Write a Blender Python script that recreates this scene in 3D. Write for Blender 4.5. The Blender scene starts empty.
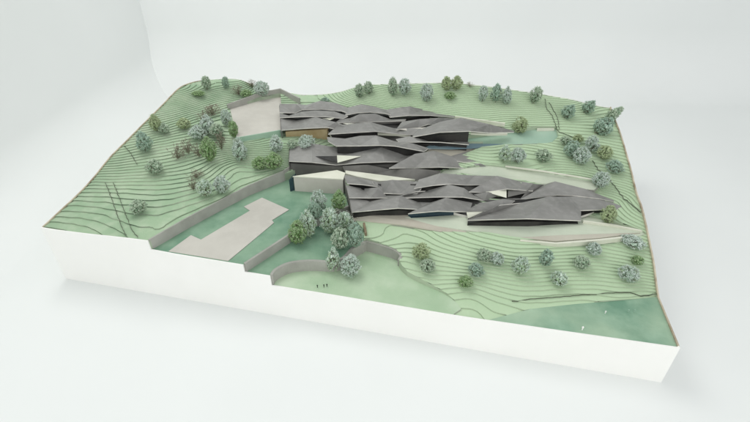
import bpy, bmesh, math, random
import numpy as np
from mathutils import Vector, Matrix, noise as mnoise
from mathutils.geometry import delaunay_2d_cdt
random.seed(7)
scene = bpy.context.scene
COL = scene.collection

# ------------------------------------------------------------------ camera (calibrated: board front edge = X, depth = Y, metres)
C = np.array([1.106174, -0.786641, 0.905729]); F = np.array([-0.1835195, 0.8135775, -0.5517357])
RT = np.array([0.9754903, 0.2200423, 0.0]); UP = np.array([-0.1214052, 0.5382128, 0.8340190]); FP = 455.0
W = 1.6; D0 = 0.895; D1 = 0.983
def dback(x): return D0 + (D1 - D0) * x / W
def ray(px, py): return F * FP + RT * (px - 375) - UP * (py - 211)
def at(px, py, z):
    d = ray(px, py); t = (z - C[2]) / d[2]; return C + t * d
def at_ax(px, py, ax, v):
    d = ray(px, py); t = (v - C[ax]) / d[ax]; return C + t * d
def depth(P): return float((np.array(P) - C) @ F)

cam = bpy.data.cameras.new('camera'); co = bpy.data.objects.new('camera', cam); COL.objects.link(co)
co.matrix_world = Matrix(((RT[0], UP[0], -F[0], C[0]), (RT[1], UP[1], -F[1], C[1]), (RT[2], UP[2], -F[2], C[2]), (0, 0, 0, 1)))
cam.sensor_width = 36; cam.lens = FP / 750 * 36; cam.clip_start = 0.05; cam.clip_end = 50
scene.camera = co

# ------------------------------------------------------------------ materials
def new_mat(name, rough=0.8, spec=0.3):
    m = bpy.data.materials.new(name); m.use_nodes = True
    b = m.node_tree.nodes['Principled BSDF']; b.inputs['Roughness'].default_value = rough
    b.inputs['Specular IOR Level'].default_value = spec
    return m, m.node_tree, b
def mat_noise(name, ca, cb, scale=6, rough=0.8, detail=4, spec=0.3, lo=0.35, hi=0.65, bump=0.0, bscale=300, stretch=(1, 1, 1), cc=None, scale2=40, amt2=0.35, speck=None):
    """two-tone procedural colour, optional second finer tone, optional fine bump"""
    m, nt, b = new_mat(name, rough, spec); N = nt.nodes; L = nt.links
    tc = N.new('ShaderNodeNewGeometry'); mp = N.new('ShaderNodeMapping'); mp.inputs['Scale'].default_value = stretch
    L.new(tc.outputs['Position'], mp.inputs['Vector'])
    n = N.new('ShaderNodeTexNoise'); n.inputs['Scale'].default_value = scale; n.inputs['Detail'].default_value = detail
    L.new(mp.outputs[0], n.inputs['Vector'])
    r = N.new('ShaderNodeValToRGB'); r.color_ramp.elements[0].position = lo; r.color_ramp.elements[1].position = hi
    r.color_ramp.elements[0].color = (*ca, 1); r.color_ramp.elements[1].color = (*cb, 1)
    L.new(n.outputs[0], r.inputs[0]); out = r.outputs[0]
    if cc:
        n2 = N.new('ShaderNodeTexNoise'); n2.inputs['Scale'].default_value = scale2; n2.inputs['Detail'].default_value = 6
        L.new(mp.outputs[0], n2.inputs['Vector'])
        r2 = N.new('ShaderNodeMapRange'); r2.inputs[1].default_value = 0.45; r2.inputs[2].default_value = 0.75; r2.inputs[4].default_value = amt2
        L.new(n2.outputs[0], r2.inputs[0])
        mx = N.new('ShaderNodeMix'); mx.data_type = 'RGBA'; L.new(r2.outputs[0], mx.inputs[0]); L.new(out, mx.inputs[6]); mx.inputs[7].default_value = (*cc, 1); out = mx.outputs[2]
    L.new(out, b.inputs['Base Color'])
    if bump:
        n3 = N.new('ShaderNodeTexNoise'); n3.inputs['Scale'].default_value = bscale; n3.inputs['Detail'].default_value = 3
        L.new(tc.outputs['Position'], n3.inputs['Vector'])
        bp = N.new('ShaderNodeBump'); bp.inputs['Strength'].default_value = bump; bp.inputs['Distance'].default_value = 0.002
        L.new(n3.outputs[0], bp.inputs['Height']); L.new(bp.outputs[0], b.inputs['Normal'])
    return m
M = {}
M['wall_white'] = mat_noise('studio_white', (.79, .81, .80), (.815, .835, .825), 1.2, .7)
M['card'] = mat_noise('white_card', (.89, .885, .855), (.91, .905, .88), 5, .6, cc=(.85, .845, .815), scale2=9, amt2=.3)
M['card_edge'] = mat_noise('tan_board_edge', (.46, .40, .29), (.60, .54, .42), 30, .8, cc=(.20, .13, .08), scale2=22, amt2=.8)
M['hill'] = mat_noise('green_paper', (.245, .375, .24), (.39, .51, .35), 3.2, .85, detail=5, cc=(.60, .645, .52), scale2=26, amt2=.38, bump=.25)
M['riser'] = mat_noise('layer_cut_edge_shaded', (.13, .19, .13), (.38, .45, .33), 5, .9, cc=(.62, .66, .54), scale2=11, amt2=.8)  # cut layer edges, darkened so the shade of the steps is in the colour
M['lawn_light'] = mat_noise('pale_green_paper', (.36, .50, .33), (.49, .61, .44), 5, .8, cc=(.60, .70, .54), scale2=16, amt2=.5, bump=.2)
M['lawn_mid'] = mat_noise('mid_green_paper', (.135, .265, .18), (.25, .385, .27), 7, .75, cc=(.36, .50, .38), scale2=22, amt2=.4, bump=.2)
M['lawn_dark'] = mat_noise('dark_green_paper', (.16, .30, .21), (.37, .50, .36), 7, .75, cc=(.40, .56, .42), scale2=20, amt2=.5, bump=.2)
M['teal'] = mat_noise('teal_green_paper', (.30, .455, .355), (.38, .52, .41), 8, .7)
M['pale'] = mat_noise('pale_sage_paper', (.50, .56, .45), (.57, .62, .50), 9, .8, cc=(.64, .66, .56), scale2=20, amt2=.4)
M['cream'] = mat_noise('cream_card', (.64, .65, .54), (.74, .74, .64), 14, .7)
M['paving'] = mat_noise('beige_card', (.50, .48, .435), (.56, .54, .49), 8, .75, cc=(.61, .59, .54), scale2=40, amt2=.4, bump=.15)
M['path'] = mat_noise('beige_path_card', (.46, .43, .36), (.54, .52, .44), 8, .75)
M['greywall'] = mat_noise('grey_board', (.31, .31, .28), (.39, .39, .355), 10, .8, cc=(.46, .46, .42), scale2=30, amt2=.4, bump=.15)
M['roof'] = mat_noise('charcoal_folded_card', (.185, .183, .173), (.25, .247, .235), 5, .42, cc=(.33, .325, .31), scale2=45, amt2=.5, spec=.45, bump=.2, bscale=500, stretch=(1, 1.6, 1))
M['roof_edge'] = mat_noise('cut_card_edge', (.58, .57, .53), (.78, .76, .70), 40, .7)
M['dark'] = mat_noise('dark_facade_and_gap_shade', (.018, .018, .018), (.045, .043, .04), 20, .5)  # near black, for dark facades and for painted shade in the roof gaps
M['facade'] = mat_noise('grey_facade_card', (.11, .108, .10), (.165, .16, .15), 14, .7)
M['ochre'] = mat_noise('ochre_wood_card', (.36, .26, .13), (.50, .40, .24), 22, .7)
M['water'] = mat_noise('blue_grey_film', (.16, .25, .30), (.24, .33, .37), 15, .25, spec=.6)
M['deepblue'] = mat_noise('dark_blue_film', (.02, .045, .06), (.04, .07, .09), 15, .25, spec=.6)
M['thread'] = mat_noise('dark_thread', (.07, .085, .06), (.14, .15, .11), 60, .9)
M['brown'] = mat_noise('brown_board', (.17, .125, .08), (.26, .21, .14), 40, .8)
M['twig'] = mat_noise('twig_brown', (.20, .20, .14), (.34, .34, .25), 80, .9)
def leafmat(name, a, b):
    a = tuple(min(.8, x * 1.12 + .02) for x in a); b = tuple(min(.85, x * 1.08 + .02) for x in b)
    return mat_noise(name, a, b, 160, .85, lo=.3, hi=.7, detail=1)
def drift(m, target, x0, x1, amt):
    nt = m.node_tree; N = nt.nodes; L = nt.links; b = N['Principled BSDF']; src = b.inputs['Base Color'].links[0].from_socket
    g = N.new('ShaderNodeNewGeometry'); sp = N.new('ShaderNodeSeparateXYZ'); L.new(g.outputs['Position'], sp.inputs[0])
    mr = N.new('ShaderNodeMapRange'); mr.inputs[1].default_value = x0; mr.inputs[2].default_value = x1; mr.inputs[4].default_value = amt; L.new(sp.outputs[0], mr.inputs[0])
    mx = N.new('ShaderNodeMix'); mx.data_type = 'RGBA'; L.new(mr.outputs[0], mx.inputs[0]); L.new(src, mx.inputs[6]); mx.inputs[7].default_value = (*target, 1); L.new(mx.outputs[2], b.inputs['Base Color'])
drift(M['riser'], (.46, .54, .40), .3, 1.0, .85)  # painted riser shade, strong on the left, fading to pale on the right
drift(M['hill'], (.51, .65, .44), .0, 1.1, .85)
TYPES = {
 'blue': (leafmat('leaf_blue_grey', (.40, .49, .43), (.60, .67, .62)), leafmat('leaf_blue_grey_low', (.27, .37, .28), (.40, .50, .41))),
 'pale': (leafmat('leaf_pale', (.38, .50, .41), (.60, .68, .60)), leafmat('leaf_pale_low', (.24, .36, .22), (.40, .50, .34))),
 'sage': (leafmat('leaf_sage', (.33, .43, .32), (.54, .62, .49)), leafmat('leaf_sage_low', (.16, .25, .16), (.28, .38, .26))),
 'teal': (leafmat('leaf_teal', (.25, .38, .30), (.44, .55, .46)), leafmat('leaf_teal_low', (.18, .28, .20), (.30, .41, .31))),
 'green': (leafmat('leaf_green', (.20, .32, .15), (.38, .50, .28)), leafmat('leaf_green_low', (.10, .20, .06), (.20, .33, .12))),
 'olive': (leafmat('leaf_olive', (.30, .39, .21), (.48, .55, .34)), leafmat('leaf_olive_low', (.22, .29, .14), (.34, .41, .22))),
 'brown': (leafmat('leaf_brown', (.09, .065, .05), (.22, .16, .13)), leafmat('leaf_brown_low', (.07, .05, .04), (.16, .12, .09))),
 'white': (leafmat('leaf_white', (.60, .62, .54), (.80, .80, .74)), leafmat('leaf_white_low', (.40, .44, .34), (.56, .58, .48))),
}
# ------------------------------------------------------------------ object helpers
def link_mesh(name, verts, faces, mats, parent=None, mi=None, smooth=False):
    me = bpy.data.meshes.new(name); me.from_pydata([tuple(map(float, v)) for v in verts], [], faces); me.update()
    for m in (mats if isinstance(mats, (list, tuple)) else [mats]): me.materials.append(m)
    if mi is not None: me.polygons.foreach_set('material_index', mi)
    if smooth: me.polygons.foreach_set('use_smooth', [True] * len(me.polygons))
    o = bpy.data.objects.new(name, me); COL.objects.link(o)
    if parent:
        o.parent = parent; o.location = -Vector(parent.location)
    return o
def structure(o): o['kind'] = 'structure'; return o
def tag(o, label, cat, group=None):
    o['label'] = label; o['category'] = cat
    if group: o['group'] = group
    return o
def empty(name, loc, label, cat, group=None):
    o = bpy.data.objects.new(name, None); COL.objects.link(o); o.location = tuple(map(float, loc)); o.empty_display_size = .02
    return tag(o, label, cat, group)

# ------------------------------------------------------------------ flat sheets laid into the hill (pixel traced outline, real height each)
def poly3(pts, z=None): return [at(p[0], p[1], p[2] if len(p) > 2 else z) for p in pts]
front_z = lambda pts: [at_ax(p[0], p[1], 1, 0.0) for p in pts]
SHEETS = []   # (name, outline world xyz, material)
def sheet(name, pts, mat): SHEETS.append((name, [np.array(p, float) for p in pts], mat))
P = lambda x, y, z: np.array([x, y, z])
court1 = [P(.329, 0, .163), P(.590, 0, .160)] + poly3([(288, 236), (300, 224), (330, 215), (352, 205), (350, 196), (343, 190), (320, 176), (300, 176), (284, 181), (250, 195), (225, 208), (190, 227)], .161)
sheet('lawn', court1, 'lawn_mid')
ARC = poly3([(277, 279), (290, 272.5), (310, 270), (338, 270), (352, 258)], .106); EDGE = poly3([(352, 205), (330, 215), (300, 224), (288, 236)], .161)
lift = lambda ps, z: [P(p[0], p[1], z) for p in ps]
court2 = [P(.590, 0, .137), P(.659, 0, .137)] + lift(ARC, .137) + poly3([(364, 244), (364, 233), (354, 222)], .137) + lift(EDGE, .137)
# keep shared edge of court 1 and court 2 identical in plan
for q in range(2, 3): pass
light = [P(.659, 0, .106), P(1.118, 0, .1045)] + poly3([(461, 309), (457, 303), (451, 298), (444, 293.6), (435, 289.4), (425, 285), (415, 280.5), (407, 276), (402, 271.5), (399, 267.5), (400, 264.5), (401, 262), (398, 260), (392, 257), (366, 250)], .106) + ARC[::-1]
sheet('lawn', light, 'lawn_light')
sheet('lawn', court2, 'lawn_mid')
tip = [P(1.20, 0, .106), P(1.6, 0, .116), P(1.6, .157, .117)] + poly3([(620, 300.5), (575, 304), (530, 309)], .112)
sheet('lawn', tip, 'lawn_dark')
deck = poly3([(237, 138, .266), (282, 130, .266), (281, 97, .272), (262, 100, .272), (230, 109, .272)])
sheet('paving', deck, 'paving')
teal = poly3([(466, 139, .248), (500, 134.5, .254), (536, 129.5, .262), (556, 129.5, .263), (558, 138, .256), (552, 143, .252), (504, 144.8, .246), (466, 143.8, .245)])
sheet('lawn', teal, 'teal')
east = poly3([(488, 166, .222), (505, 168, .222), (545, 173, .218), (602, 183, .214), (594, 190, .208), (545, 186, .202), (480, 178, .206), (460, 175, .202), (432, 178.5, .196), (445, 170.5, .208)])
sheet('path', east, 'pale')
north = poly3([(482, 151, .232), (505, 147.5, .236), (504, 145, .242), (465, 144.5, .245), (432, 147, .24), (425, 153, .232), (455, 158, .228)])
sheet('path', north, 'path')
road = poly3([(350, 213, .155), (395, 208, .158), (480, 212, .160), (581, 214, .166), (640, 231, .178), (646, 235, .179), (600, 240, .170), (555, 243.5, .162), (515, 240, .156), (490, 236.5, .153), (440, 233, .150), (400, 226, .148), (352, 221.5, .145)])
sheet('path', road, 'pale')

# ------------------------------------------------------------------ terrain heights: thin plate spline through surveyed points
ctrl = []
def cz(px, py, z): p = at(px, py, z); ctrl.append((p[0], p[1], z))
FRONT = [(-.004, .183), (.103, .184), (.213, .188), (.329, .1925), (.36, .193), (1.142, .103), (1.2, .106), (1.36, .108), (1.6, .112)]
for x, z in FRONT: ctrl.append((x, 0, z))
LEFT = [(.064, .193), (.155, .208), (.216, .223), (.294, .249), (.378, .266), (.458, .283), (.518, .295), (.615, .315), (.721, .337), (.824, .328), (.895, .314)]
for y, z in LEFT: ctrl.append((0, y, z))
RIGHT = [(.157, .118), (.198, .136), (.281, .167), (.437, .209), (.595, .238), (.783, .272), (.983, .294)]
for y, z in RIGHT: ctrl.append((1.6, y, z))
for px, py in [(240, 79.5), (265, 90), (300, 95), (340, 92), (360, 86), (400, 84), (450, 83), (500, 88), (540, 94), (570, 99), (600, 106.5)]:
    y = .93
    for _ in range(4):
        p = at_ax(px, py, 1, y); y = dback(p[0])
    ctrl.append((p[0], p[1], p[2]))
for a in [(124, 184, .215), (200, 171, .219), (260, 181, .192), (225, 201, .191), (190, 220, .191), (288, 167, .196), (240, 160, .212), (150, 150, .25), (200, 150, .24),
          (170, 120, .285), (200, 122, .27), (225, 125, .266), (215, 100, .295), (232, 108, .275), (260, 98, .285), (282, 95.5, .287), (245, 143, .250), (280, 138, .246), (275, 160, .215), (300, 148, .235),
          (300, 100, .278), (340, 99, .29), (400, 97, .318), (450, 105, .312), (490, 122, .285), (500, 110, .303), (540, 120, .285), (560, 120, .283), (480, 160, .233), (520, 152, .238),
          (560, 160, .236), (600, 155, .246), (575, 140, .262), (530, 172, .226), (600, 180, .218), (620, 200, .196), (600, 213, .180), (600, 200, .188), (580, 196, .185), (560, 240, .166), (630, 228, .183),
          (560, 262, .146), (650, 262, .156), (470, 262, .140), (515, 250, .158), (440, 245, .147), (372, 235, .151), (400, 245, .142), (372, 243, .147), (400, 255, .133), (600, 290, .121), (530, 290, .122), (470, 290, .113), (440, 275, .126), (560, 300, .1155), (620, 297, .119),
          (400, 226, .148), (350, 215, .15)]: cz(*a)
for x, y, z in [(.8, .40, .175), (1.1, .42, .19), (1.3, .42, .185), (.7, .48, .19), (.6, .45, .18), (.9, .55, .205), (1.05, .53, .21), (.6, .62, .235), (.8, .63, .235), (1.0, .66, .25), (.7, .75, .262), (.95, .73, .265), (.5, .7, .25), (.36, .80, .268)]: ctrl.append((x, y, z))
ctrl = np.array(ctrl)
def tps(r2): return np.where(r2 > 1e-12, .5 * r2 * np.log(np.maximum(r2, 1e-12)), 0)
A = ctrl[:, :2]; n = len(A)
K = tps(((A[:, None] - A[None]) ** 2).sum(-1)) + np.eye(n) * 4e-4
Pm = np.hstack([np.ones((n, 1)), A]); S = np.zeros((n + 3, n + 3)); S[:n, :n] = K; S[:n, n:] = Pm; S[n:, :n] = Pm.T
wts = np.linalg.solve(S, np.concatenate([ctrl[:, 2], np.zeros(3)]))
def hz(xy):
    xy = np.atleast_2d(np.array(xy, float)); out = np.empty(len(xy))
    for i in range(0, len(xy), 4000):
        q = xy[i:i + 4000]; out[i:i + 4000] = tps(((q[:, None] - A[None]) ** 2).sum(-1)) @ wts[:n] + wts[n] + q @ wts[n + 1:]
    return out
def in_poly(x, y, poly):
    c = False; j = len(poly) - 1
    for i in range(len(poly)):
        xi, yi, xj, yj = poly[i][0], poly[i][1], poly[j][0], poly[j][1]
        if (yi > y) != (yj > y) and x < (xj - xi) * (y - yi) / (yj - yi) + xi: c = not c
        j = i
    return c
def plane_of(poly):
    a = np.array(poly); cf, *_ = np.linalg.lstsq(np.c_[a[:, :2], np.ones(len(a))], a[:, 2], rcond=None); return cf
PLANES = [plane_of(s[1]) for s in SHEETS]
def ground(x, y):
    for s, c in zip(SHEETS, PLANES):
        if in_poly(x, y, s[1]): return float(c[0] * x + c[1] * y + c[2])
    return float(hz([(x, y)])[0])

# ------------------------------------------------------------------ terrain: layered card cut along the contours
LV = .0034
pts = []; edges = []
def add_ring(ring):
    s = len(pts)
    for p in ring: pts.append(Vector((float(p[0]), float(p[1]))))
    m = len(ring); edges.extend([(s + i, s + (i + 1) % m) for i in range(m)])
def dens(poly, step=.02):
    out = []
    for i in range(len(poly)):
        a, b = np.array(poly[i][:2]), np.array(poly[(i + 1) % len(poly)][:2]); k = max(1, int(np.linalg.norm(b - a) / step))
        out += [a + (b - a) * t / k for t in range(k)]
    return out
BOARD = [(0, 0), (W, 0), (W, D1), (0, D0)]
add_ring(dens(BOARD))
for s in SHEETS: add_ring(dens(s[1]))
st = .0125; ny = int(1.0 / st); nx = int(W / st)
for j in range(1, ny):
    for i in range(1, nx):
        x = i * st + (j % 2) * st * .5; y = j * st
        if x < W - .004 and y < dback(x) - .005:
            pts.append(Vector((x + random.uniform(-.001, .001), y + random.uniform(-.001, .001))))
vs, es, fs, *_ = delaunay_2d_cdt(pts, edges, [], 0, 1e-6)
xy = np.array([(v.x, v.y) for v in vs]); Z = hz(xy)
for i, (x, y) in enumerate(xy):
    Z[i] += .0012 * mnoise.noise(Vector((x * 9, y * 9, 3.3))) + .0007 * mnoise.noise(Vector((x * 27, y * 27, 8.1)))
tris = []
for f in fs:
    c = xy[list(f)].mean(0)
    if not (1e-5 < c[0] < W - 1e-5 and 1e-5 < c[1] < dback(c[0])): continue
    if any(in_poly(c[0], c[1], s[1]) for s in SHEETS): continue
    tris.append(tuple(f))
ec = {}
for t in tris:
    for a, b in ((t[0], t[1]), (t[1], t[2]), (t[2], t[0])): ec[tuple(sorted((a, b)))] = ec.get(tuple(sorted((a, b))), 0) + 1
V = []; FC = []; MI = []; vid = {}
def vx(p):
    k = (round(p[0], 6), round(p[1], 6), round(p[2], 6))
    if k not in vid: vid[k] = len(V); V.append(k)
    return vid[k]
def addf(ps, m):
    ids = []
    for p in ps:
        i = vx(p)
        if not ids or ids[-1] != i: ids.append(i)
    if len(ids) > 2 and ids[0] == ids[-1]: ids.pop()
    if len(set(ids)) == len(ids) and len(ids) > 2: FC.append(ids); MI.append(m)
def clip(poly, z, above):
    out = []; m = len(poly)
    for i in range(m):
        a, b = poly[i], poly[(i + 1) % m]; da, db = a[2] - z, b[2] - z
        if not above: da, db = -da, -db
        if da >= 0: out.append(a)
        if (da > 0 and db < 0) or (da < 0 and db > 0):
            t = da / (da - db); out.append((a[0] + (b[0] - a[0]) * t, a[1] + (b[1] - a[1]) * t, z))
    return out
for t in tris:
    P3 = [(xy[i][0], xy[i][1], Z[i]) for i in t]
    k0 = math.floor(min(p[2] for p in P3) / LV); k1 = math.floor(max(p[2] for p in P3) / LV)
    for k in range(k0, k1 + 1):
        q = P3
        if k > k0: q = clip(q, k * LV, True)
        if k < k1: q = clip(q, (k + 1) * LV, False)
        if len(q) < 3: continue
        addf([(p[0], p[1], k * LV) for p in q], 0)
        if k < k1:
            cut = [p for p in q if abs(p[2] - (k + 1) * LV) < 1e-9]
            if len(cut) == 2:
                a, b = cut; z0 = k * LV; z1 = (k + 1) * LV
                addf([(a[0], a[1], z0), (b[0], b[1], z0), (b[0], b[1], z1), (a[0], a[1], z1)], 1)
        # skirts on open edges
    for a, b in ((t[0], t[1]), (t[1], t[2]), (t[2], t[0])):
        if ec[tuple(sorted((a, b)))] == 1:
            za = max(Z[a], Z[b]) // LV * LV
            pa, pb = xy[a], xy[b]
            ha = math.floor(Z[a] / LV) * LV; hb = math.floor(Z[b] / LV) * LV
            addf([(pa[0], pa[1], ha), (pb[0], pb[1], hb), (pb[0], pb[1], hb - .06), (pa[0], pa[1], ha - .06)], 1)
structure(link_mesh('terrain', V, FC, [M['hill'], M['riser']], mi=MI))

# flat sheets, 3 cm deep
from mathutils.geometry import tessellate_polygon
for (nm, poly, mt), cf in zip(SHEETS, PLANES):
    poly = [Vector(map(float, p)) for p in poly]
    top = [Vector((p.x, p.y, p.z)) for p in poly]; bot = [Vector((p.x, p.y, p.z - .03)) for p in poly]; m = len(poly)
    fc = [tuple(t) for t in tessellate_polygon([[Vector((p.x, p.y, 0)) for p in poly]])]; k = len(fc)
    fc += [(i, (i + 1) % m, m + (i + 1) % m, m + i) for i in range(m)]
    structure(link_mesh(nm, top + bot, fc, [M[mt], M['greywall']], mi=[0] * k + [1] * m))
def overlay(nm, pts, mt, lift=.0015):
    poly = [Vector(map(float, p)) + Vector((0, 0, lift)) for p in pts]; m = len(poly)
    fc = [tuple(t) for t in tessellate_polygon([[Vector((p.x, p.y, 0)) for p in poly]])]
    k = len(fc); bot = [p - Vector((0, 0, lift)) for p in poly]
    fc += [(i, (i + 1) % m, m + (i + 1) % m, m + i) for i in range(m)]
    return structure(link_mesh(nm, poly + bot, fc, M[mt]))
overlay('paving', [P(.375, .004, .1615), ] + poly3([(191, 235.5), (201, 240), (250, 211), (244, 207), (262, 198), (289, 210), (272, 220.5), (274, 223)], .1615) + [P(.545, .004, .1608)], 'paving')

# ------------------------------------------------------------------ the white base of the model
base = empty('model_base', (W / 2, 0, 0), 'white card plinth under the landscape model, tall white front face and thin tan edges', 'plinth')
def panel(nm, prof, mt, inner, thick, axis_pts, mi2=None):
    """vertical card with a cut top profile; prof = [(x,y,z)] along the face, 'inner' = horizontal offset vector"""
    v = []; f = []; m = len(prof)
    for p in prof: v += [(p[0], p[1], 0), (p[0], p[1], p[2]), (p[0] + inner[0] * thick, p[1] + inner[1] * thick, p[2]), (p[0] + inner[0] * thick, p[1] + inner[1] * thick, 0)]
    mi = []
    for i in range(m - 1):
        a = 4 * i; b = a + 4
        f += [(a, b, b + 1, a + 1), (a + 1, b + 1, b + 2, a + 2), (a + 2, b + 2, b + 3, a + 3)]; mi += [0, 1, 1 if mi2 else 0]
    f += [(0, 1, 2, 3), (4 * m - 4, 4 * m - 1, 4 * m - 2, 4 * m - 3)]; mi += [0, 0]
    return link_mesh(nm, v, f, [M[mt], M[mi2 or mt]], base, mi=mi)
fp = [(-.004, .184), (.05, .1835), (.103, .185), (.16, .187), (.213, .190), (.27, .1925), (.3285, .194), (.3292, .166), (.40, .163), (.5895, .1615), (.5902, .139), (.6587, .1385), (.6594, .1075), (.84, .1075), (1.118, .1055), (1.16, .106), (1.2, .107), (1.36, .111), (1.604, .118)]
panel('front_panel', [(x, -.003, z) for x, z in fp], 'card', (0, 1), .003, None)
ys = np.linspace(0, D1, 60)
rz = [(W + .003, y, (float(hz([(W, y)])[0]) if y > .16 else (.116 if y < .15 else .117)) + .0045) for y in ys]
panel('side_panel', rz, 'card', (-1, 0), .0035, None, 'card_edge')
ys = np.linspace(0, D0, 50)
panel('side_panel', [(-.0035, y, float(hz([(0, y)])[0]) + .002) for y in ys], 'card', (1, 0), .0035, None, 'card_edge')
xs = np.linspace(0, W, 60)
panel('back_panel', [(x, dback(x) + .003, float(hz([(x, dback(x))])[0]) + .001) for x in xs], 'card', (0, -1), .003, None)

# ------------------------------------------------------------------ retaining walls
def ribbon_wall(name, pts, thick, mt, label, cat='wall', parent=None, group=None):
    """pts: (x,y,zbottom,ztop)"""
    v = []; f = []; m = len(pts)
    for i, p in enumerate(pts):
        a = np.array(pts[max(i - 1, 0)][:2]); b = np.array(pts[min(i + 1, m - 1)][:2]); d = (b - a) / np.linalg.norm(b - a); nn = np.array([-d[1], d[0]]) * thick / 2
        for s in (1, -1):
            v += [(p[0] + s * nn[0], p[1] + s * nn[1], p[2]), (p[0] + s * nn[0], p[1] + s * nn[1], p[3])]
    for i in range(m - 1):
        a = 4 * i; b = a + 4
        f += [(a, b, b + 1, a + 1), (a + 1, b + 1, b + 3, a + 3), (a + 2, a + 3, b + 3, b + 2)]
    f += [(0, 1, 3, 2), (4 * m - 4, 4 * m - 2, 4 * m - 1, 4 * m - 3)]
    o = link_mesh(name, v, f, M[mt], parent)
    if not parent: tag(o, label, cat, group)
    return o
def smooth_line(pts, n=6):
    pts = [np.array(p, float) for p in pts]; out = []
    for i in range(len(pts) - 1):
        p0 = pts[max(i - 1, 0)]; p1 = pts[i]; p2 = pts[i + 1]; p3 = pts[min(i + 2, len(pts) - 1)]
        for k in range(n):
            t = k / n; out.append(.5 * ((2 * p1) + (-p0 + p2) * t + (2 * p0 - 5 * p1 + 4 * p2 - p3) * t * t + (-p0 + 3 * p1 - 3 * p2 + p3) * t ** 3))
    return out + [pts[-1]]
def wl(px, zb, zt): p = at(px[0], px[1], zb); return (p[0], p[1], zb - .01, zt)
ribbon_wall('retaining_wall', [(.3275, .002, .15, .1945)] + [wl(p, .161, z) for p, z in (((190, 227), .194), ((225, 208), .194), ((250, 195), .196), ((284, 181), .198), ((292, 176), .200))], .004, 'greywall',
            'long straight grey retaining wall between the left hill and the paved sunken court')
ribbon_wall('retaining_wall', [(.591, .002, .12, .164)] + [(p[0], p[1], .12, .1645) for p in EDGE[::-1]], .006, 'greywall',
            'short grey retaining wall stepping down from the paved court to the court of trees')
ribbon_wall('retaining_wall', smooth_line([(.660, .002, .095, .1395)] + [(p[0], p[1], .095, .1395) for p in ARC]), .007, 'greywall',
            'curved low grey wall beside the front edge, bounding the pale green lawn')
ribbon_wall('retaining_wall', [wl(p, .106, z) for p, z in (((352, 258), .1395), ((366, 250.3), .1405), ((379, 253.6), .140), ((392, 257.3), .138), ((398, 260), .135), ((401, 263.2), .132), ((399, 266.2), .128))], .008, 'greywall',
            'short bent grey wall cut into the hill below the terrace of the lowest building')
ribbon_wall('end_wall', [wl(p, .137, .160) for p in ((366, 239.5), (364, 229))], .006, 'brown', 'small brown upright board at the cut end of the hill beside the trees')
q = [at(*a) for a in ((228, 109.5, .272), (262, 99.5, .272), (281, 96.5, .272), (300, 104, .272))]
ribbon_wall('retaining_wall', [(p[0], p[1], .24, z) for p, z in zip(q, (.292, .302, .305, .296))], .006, 'greywall', 'low grey wall along the back of the sloping beige deck')
q = [at(*a) for a in ((237, 138.3, .266), (282, 130.4, .266))]
ribbon_wall('retaining_wall', [(p[0], p[1], .24, z) for p, z in zip(q, (.2685, .2685))], .004, 'teal', 'thin green wall under the front edge of the beige deck')

# white cut card edges where pale sheets end
def card_strip(pts, w, label, mt='cream', h=.005, under=-.01):
    pp = []
    for a in pts: p = at(*a); pp.append((p[0], p[1], p[2] + under, p[2] + h * .6))
    return ribbon_wall('kerb', pp, w, mt, label, 'kerb')
card_strip([(505, 168, .223), (545, 173.4, .223), (590, 181, .217), (603, 183.5, .215)], .006, 'long white card kerb east of the middle building, edging the pale path', h=.013, under=.0045)
card_strip([(520, 241, .162), (556, 244, .167), (600, 240.5, .173), (622, 238, .177)], .007, 'white card kerb along the lower side of the pale ramp')
card_strip([(583, 221.5, .176), (610, 225, .178), (645, 232, .180)], .005, 'thin white card kerb along the upper side of the pale ramp')
card_strip([(537, 129.5, .266), (554, 129.5, .266)], .006, 'short white kerb behind the flat teal lawn')
card_strip([(455, 117, .294), (480, 120.5, .290), (505, 124, .288)], .008, 'white kerb behind the upper building on the green hill')
card_strip([(480, 155.5, .233), (498, 156, .233)], .008, 'tiny white kerb left of the two pale trees beside the middle building')
# ramp surface strips
overlay('path', poly3([(352, 214, .1555), (395, 209, .1595), (466, 214, .1605), (480, 222, .158), (497, 236, .154), (440, 232.5, .1505), (400, 225.5, .1500), (352, 221, .1470)]), 'path', .0035)
overlay('path', poly3([(515, 238.5, .158), (560, 236, .166), (640, 233.5, .1785), (600, 238.8, .172), (555, 242, .164)]), 'path', .003)

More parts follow.
